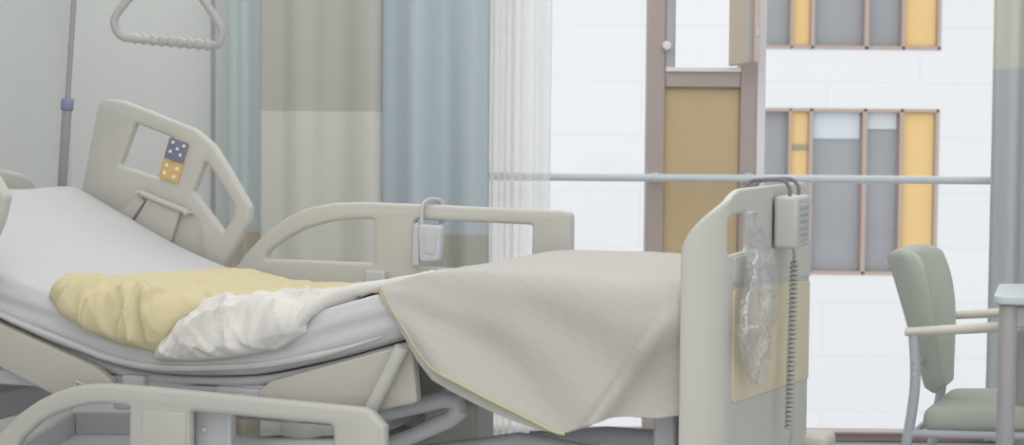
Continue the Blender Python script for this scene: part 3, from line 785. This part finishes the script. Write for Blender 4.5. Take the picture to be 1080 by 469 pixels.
# handset on the footboard
v0h, zt1 = uplane(812.5, 207, -.0); zb1 = uplane(812.5, 263, 0)[1]
v1h = uplane(851, 230, -.05)[0]
hs_ = thing('handset', P(-.03, (v0h+v1h)/2, zb1), 'grey nurse handset with rows of keys hooked on the footboard', 'handset')
uF = -.058
vF0 = uplane(836, 230, uF)[0]
MB().box((uF, v0h+.02, zb1+.002), (-.004, v1h, zt1), P).build('body', M['handset'], hs_, .008)
vk0, vk1 = v0h+.055, v1h-.03
for i in range(3):
    for j in range(6):
        va = vk0+(vk1-vk0)*i/3+.004; vb = vk0+(vk1-vk0)*(i+1)/3-.004
        za = zb1+.015+(zt1-zb1-.03)*j/6+.002; zb2 = zb1+.015+(zt1-zb1-.03)*(j+1)/6-.003
        MB().box((uF-.005, va, za), (uF+.004, vb, zb2), P).build('key', M['key'], hs_, .002)
for vv in (v0h+.05, v1h-.03):
    pth = catmull([P(-.03, vv, zt1-.02), P(-.035, vv, zt1+.012), P(-.02, vv, zf+.010), P(.02, vv-.02, zf+.012), P(.05, vv-.05, zf+.006), P(.055, vv-.06, zf-.03)], 6)
    MB().tube(pth, .0045, 8).build('hook', M['rubber'], hs_)
# coiled cord
cpts = []
top = P(-.035, *(uplane(838, 270, -.035))); bt = P(-.035, *(uplane(832, 452, -.035)))
s0 = P(-.035, (v0h+v1h)/2, zb1+.004)
for k in range(8): cpts.append(s0.lerp(top, k/8))
turns = 38
for k in range(turns*10+1):
    t = k/(turns*10); c = top.lerp(bt, t); a = 2*PI*turns*t
    rr = .0078*min(1, t*20)
    cpts.append(c+A*(-rr*math.cos(a))+B*(rr*1.0*math.sin(a)))
cpts.append(bt+Vector((0, 0, -.08)))
MB().tube(cpts, .0032, 6).build('coiled_cord', M['cord'], hs_)
# crinkled plastic bag hanging from the grip hole
pbg = thing('plastic_bag', P(-.03, uplane(800, 400, -.03)[0], uplane(796, 405, -.03)[1]), 'crinkled clear plastic bag hanging from the grip hole of the footboard', 'bag')
bl = [(224, 787, 790), (240, 789, 796), (262, 793, 803), (285, 791, 808), (300, 788, 810), (318, 786, 809), (335, 783, 807), (355, 781.5, 807), (375, 783, 804), (388, 788, 801), (405, 794, 797)]
def bag(a, b):
    y = 224+(405-224)*b; xl = interp(y, [(r[0], r[1]) for r in bl]); xr = interp(y, [(r[0], r[2]) for r in bl])
    th = 2*PI*a; fx_ = .5-.5*math.cos(th); side = math.sin(th)
    x = xl+(xr-xl)*fx_
    v, z = uplane(x, y, -.03)
    dep = (.006+.02*math.sin(PI*min(1, b*1.02))**.7)
    cr = .012*ridged(b*9, a*5, 3.1)+.008*fbm(b*14, a*9, 6.2)
    return P(-.028-side*dep-cr*(1 if side > -.3 else .3), v+.3*cr, z)
mbg = MB().grid(bag, 48, 90); mbg.uv = None
mbg.build('film', M['bag'], pbg, angle=25)
MB().tube([P(-.012, hA_v, hz_) for hA_v, hz_ in [uplane(788, 226, 0)]]+[P(.02, uplane(786, 223, 0)[0], zh1+.004), P(.05, uplane(784, 226, 0)[0], zh1-.01)], .006, 8).build('tie', M['bag'], pbg)

# infusion pole at the far head corner, leaning
YP = 5.12
ip = thing('infusion_pole', at(60, 290, YP), 'grey telescopic infusion pole with purple collar leaning behind the bed head', 'pole')
p_low, p_col, p_top = at(57, 330, YP), at(71, 110, YP), at(80.5, -40, YP)
MB().tube([p_low, p_col], .0148, 14).build('lower_tube', M['pole'], ip)
MB().tube([p_col, p_top], .0085, 12).build('upper_tube', M['pole'], ip)
dcl = (p_col-p_low).normalized()
MB().tube([p_col-dcl*.019, p_col-dcl*.014, p_col+dcl*.014, p_col+dcl*.019], [.017, .0195, .0195, .016], 18).build('collar', M['collar'], ip)
# clamp to headboard
MB().tube([at(60, 290, YP), P(2.29, .95, at(60, 290, YP).z-.01)], .012, 10).build('clamp', M['pole'], ip)

# lifting pole + trapeze
YT = 4.32
ap = at(170, -62, YT)
hx = P(2.36, .45, 0)
lp = thing('lifting_pole', P(2.36, .45, .5), 'grey lifting pole rising behind the headboard of the hospital bed', 'pole')
MB().tube(catmull([P(2.36, .45, .5), P(2.36, .45, 1.2), P(2.36, .45, 1.9), P(2.2, .45, 2.06), (ap.x-.1, ap.y, 2.12), (ap.x+.1, ap.y, 2.12)], 8), .018, 14).build('post', M['pole'], lp)
MB().box((2.30, .41, .52), (2.39, .49, .62), P).build('socket', M['steelgrey'], lp, .008)
tz = thing('trapeze_handle', at(178, 48, YT), 'grey triangular trapeze grab handle hanging above the raised backrest', 'handle')
tp = [(170, -62), (153, -22), (133, 2), (122, 17), (121.5, 29), (129, 38.5), (145, 41), (220, 47.5), (231, 44), (234, 33), (228, 20), (212, -4), (190, -40)]
def tpt(p): return at(p[0], p[1], YT+.02*math.sin((p[0]-170)*.02))
MB().tube(catmull([tuple(tpt(p)) for p in tp], 6, True), .0105, 12, closed=True).build('triangle', M['trapeze'], tz)
MB().tube([ap+Vector((0, 0, -.005)), Vector((ap.x, ap.y, 2.105))], .012, 8, flat=.25).build('strap', M['lilac'], tz)
gp = MB()
gpath = []; grr = []
for k in range(81):
    t = k/80; q = at(142+(224-142)*t, 40.5+(48-40.5)*t, YT); gpath.append(q); grr.append(.0125+.0026*math.cos(t*PI*2*8.5))
gp.tube(gpath, grr, 14); gp.build('grip', M['trapeze'], tz)

# ------------------------------------------------------------------ visitor chair
CY = 5.0
co = at(975, 600, CY); co.z = 0
chair = thing('chair', co, 'sage green upholstered visitor chair with pale armrests beside the window', 'chair')
cr = rad(-24)                      # faces right and slightly toward the camera
cX = Vector((math.cos(cr), math.sin(cr), 0)); cY = Vector((-math.sin(cr), math.cos(cr), 0))
O = at(968, 350, 4.82); O = Vector((O.x, O.y, 0))         # near rear upright
def Q(f, s, z): return O+cX*f+cY*s+Vector((0, 0, z))      # f forward, s across (0 near, .5 far)
SW = .50
ztopc = at(957, 264, 5.0).z; zsq = at(990, 415, 5.0).z
def back(a, b, side):
    s = .03+(SW-.06)*a; t = (2*a-1)
    z = zsq+(ztopc-zsq)*b
    humps = -.020*(1-math.cos(2*PI*a))*(b**6)+.024*(b**6)
    wide = 1-.60*(1-b)**1.7-.14*b**4
    s = SW/2+(s-SW/2)*wide
    lean = -.085*b+.045*(1-b)-.015
    curve = .125*t*t*wide*wide-.03
    e = min(1, min(a, 1-a)/.06, min(b, 1-b)/.05); e = math.sqrt(max(0, 1-(1-e)**2))
    th = .005+.021*e
    rz = -.03*(abs(t)**4)*(b**8) + .03*(abs(t)**4)*((1-b)**8)
    return Q(lean+curve+th*side+.012, s, z+humps+rz)
bk = MB().grid(lambda a, b: back(a, b, 1), 30, 30); k = len(bk.v); bk.grid(lambda a, b: back(a, b, -1), 30, 30)
def ii(i, j, o): return o+i*31+j
for i in range(30):
    bk.f += [(ii(i, 0, 0), ii(i+1, 0, 0), ii(i+1, 0, k), ii(i, 0, k)), (ii(i, 30, 0), ii(i, 30, k), ii(i+1, 30, k), ii(i+1, 30, 0)),
             (ii(0, i, 0), ii(0, i, k), ii(0, i+1, k), ii(0, i+1, 0)), (ii(30, i, 0), ii(30, i+1, 0), ii(30, i+1, k), ii(30, i, k))]
bk.uv = None; bk.build('backrest', M['green'], chair, angle=60)
# seat
def seat_outline(): return [(-.0, .02, .04), (.46, .0, .07), (.46, SW, .07), (.0, SW-.02, .04)]
vsS, fsS = plate(rounded(seat_outline()), [], .072, .026)
zs = at(1010, 436, 4.9).z
MB().add([Q(a+.012, b, zs-.012+c+.06*a+.012*math.sin(PI*min(1, max(0, a/.46)))) for a, b, c in vsS], fsS).build('seat', M['green'], chair)
za = at(960, 349, 4.8).z
for s, m_ in ((0, M['armwood']), (SW, M['armwood'])):
    pa = catmull([tuple(Q(-.035, s, za-.006)), tuple(Q(.1, s, za+.008)), tuple(Q(.25, s, za+.024)), tuple(Q(.38, s, za+.036)), tuple(Q(.44, s, za+.02))], 6)
    MB().tube(pa, [.020+.004*math.sin(PI*i/(len(pa)-1)) for i in range(len(pa))], 14, flat=.62, upv=(0, 0, 1)).build('armrest', m_, chair)
    lg = MB().tube(catmull([tuple(Q(-.075, s, 0)), tuple(Q(-.03, s, .3)), tuple(Q(-.005, s, .5)), tuple(Q(-.012, s, za-.01))], 5), .0155, 12)
    lg.build('rear_leg', M['chairgrey'], chair)
    fl_ = MB().tube(catmull([tuple(Q(.46, s, 0)), tuple(Q(.45, s, .3)), tuple(Q(.43, s, za+.012))], 6), .0145, 12); fl_.build('front_leg', M['chairgrey'], chair)
    MB().tube([Q(-.02, s, zs-.047), Q(.445, s, zs-.022)], .011, 10).build('seat_bar', M['chairgrey'], chair)
    for zz1 in (.575, .535):
        MB().lathe(Q(-.004, s-.0155, zz1), [(.001, -.003), (.005, -.002), (.006, .002)], 10, 'y').build('bolt', M['darkgrey'], chair)
MB().tube([Q(-.01, 0, zs-.05), Q(-.01, SW, zs-.05)], .011, 10).build('cross_bar', M['chairgrey'], chair)
MB().tube([Q(.43, 0, zs-.026), Q(.43, SW, zs-.026)], .011, 10).build('cross_bar', M['chairgrey'], chair)
MB().tube([Q(-.008, 0, .56), Q(-.002, SW, .56)], .010, 10).build('back_bar', M['chairgrey'], chair)

# ------------------------------------------------------------------ table at the right edge
TY = 4.45
tz1 = at(1060, 303.5, TY+.3).z
tx = at(1047, 318, TY).x
tb = thing('table', (tx+.4, TY+.35, 0), 'pale grey table with round steel legs at the right of the visitor chair', 'table')
vsT, fsT = plate(rounded([(tx, TY, .04), (tx+.9, TY, .04), (tx+.9, TY+.42, .04), (at(1053, 303, TY+.42).x, TY+.42, .04)]), [], .024, .006)
zTop = at(1060, 317, TY).z
MB().add([Vector((a, b, zTop+c)) for a, b, c in vsT], fsT).build('table_top', M['tabletop'], tb)
lx = at(1059.5, 400, TY+.06).x
for x, y in ((lx, TY+.045), (tx+.86, TY+.045), (lx+.15, TY+.37), (tx+.86, TY+.37)):
    if True:
        MB().lathe((x, y, 0), [(.022, 0), (.022, .01), (.0235, .012), (.0235, zTop-.016)], 20).build('leg', M['tableleg'], tb)
MB().box((lx+.02, TY+.035, zTop-.075), (tx+.84, TY+.055, zTop-.02)).build('apron', M['tableleg'], tb, .004)
MB().box((lx+.17, TY+.36, zTop-.075), (tx+.84, TY+.38, zTop-.02)).build('apron', M['tableleg'], tb, .004)

# ------------------------------------------------------------------ light
w = bpy.data.worlds.new('overcast'); bpy.context.scene.world = w; w.use_nodes = True
bg = w.node_tree.nodes['Background']; bg.inputs['Color'].default_value = (.95, .98, 1.0, 1); bg.inputs['Strength'].default_value = 1.0
sd = bpy.data.lights.new('front_fill', 'SUN'); sd.energy = 1.05; sd.angle = rad(100); sd.color = (1, .985, .96)  # added fill from the camera side, no such source in the room
so = bpy.data.objects.new('front_fill', sd); C.objects.link(so); so.location = (0, -4, 6)
so.rotation_euler = Vector((.12, 1, -.45)).to_track_quat('-Z', 'Y').to_euler()
s2 = bpy.data.lights.new('window_daylight', 'SUN'); s2.energy = .95; s2.angle = rad(50); s2.color = (.93, .97, 1)
so2 = bpy.data.objects.new('window_daylight', s2); C.objects.link(so2); so2.location = (0, 12, 12)
so2.rotation_euler = Vector((-.1, -1, -.95)).to_track_quat('-Z', 'Y').to_euler()
vs_ = bpy.context.scene.view_settings
vs_.view_transform = 'Standard'; vs_.look = 'None'; vs_.gamma = 1; vs_.exposure = .07; vs_.use_curve_mapping = False
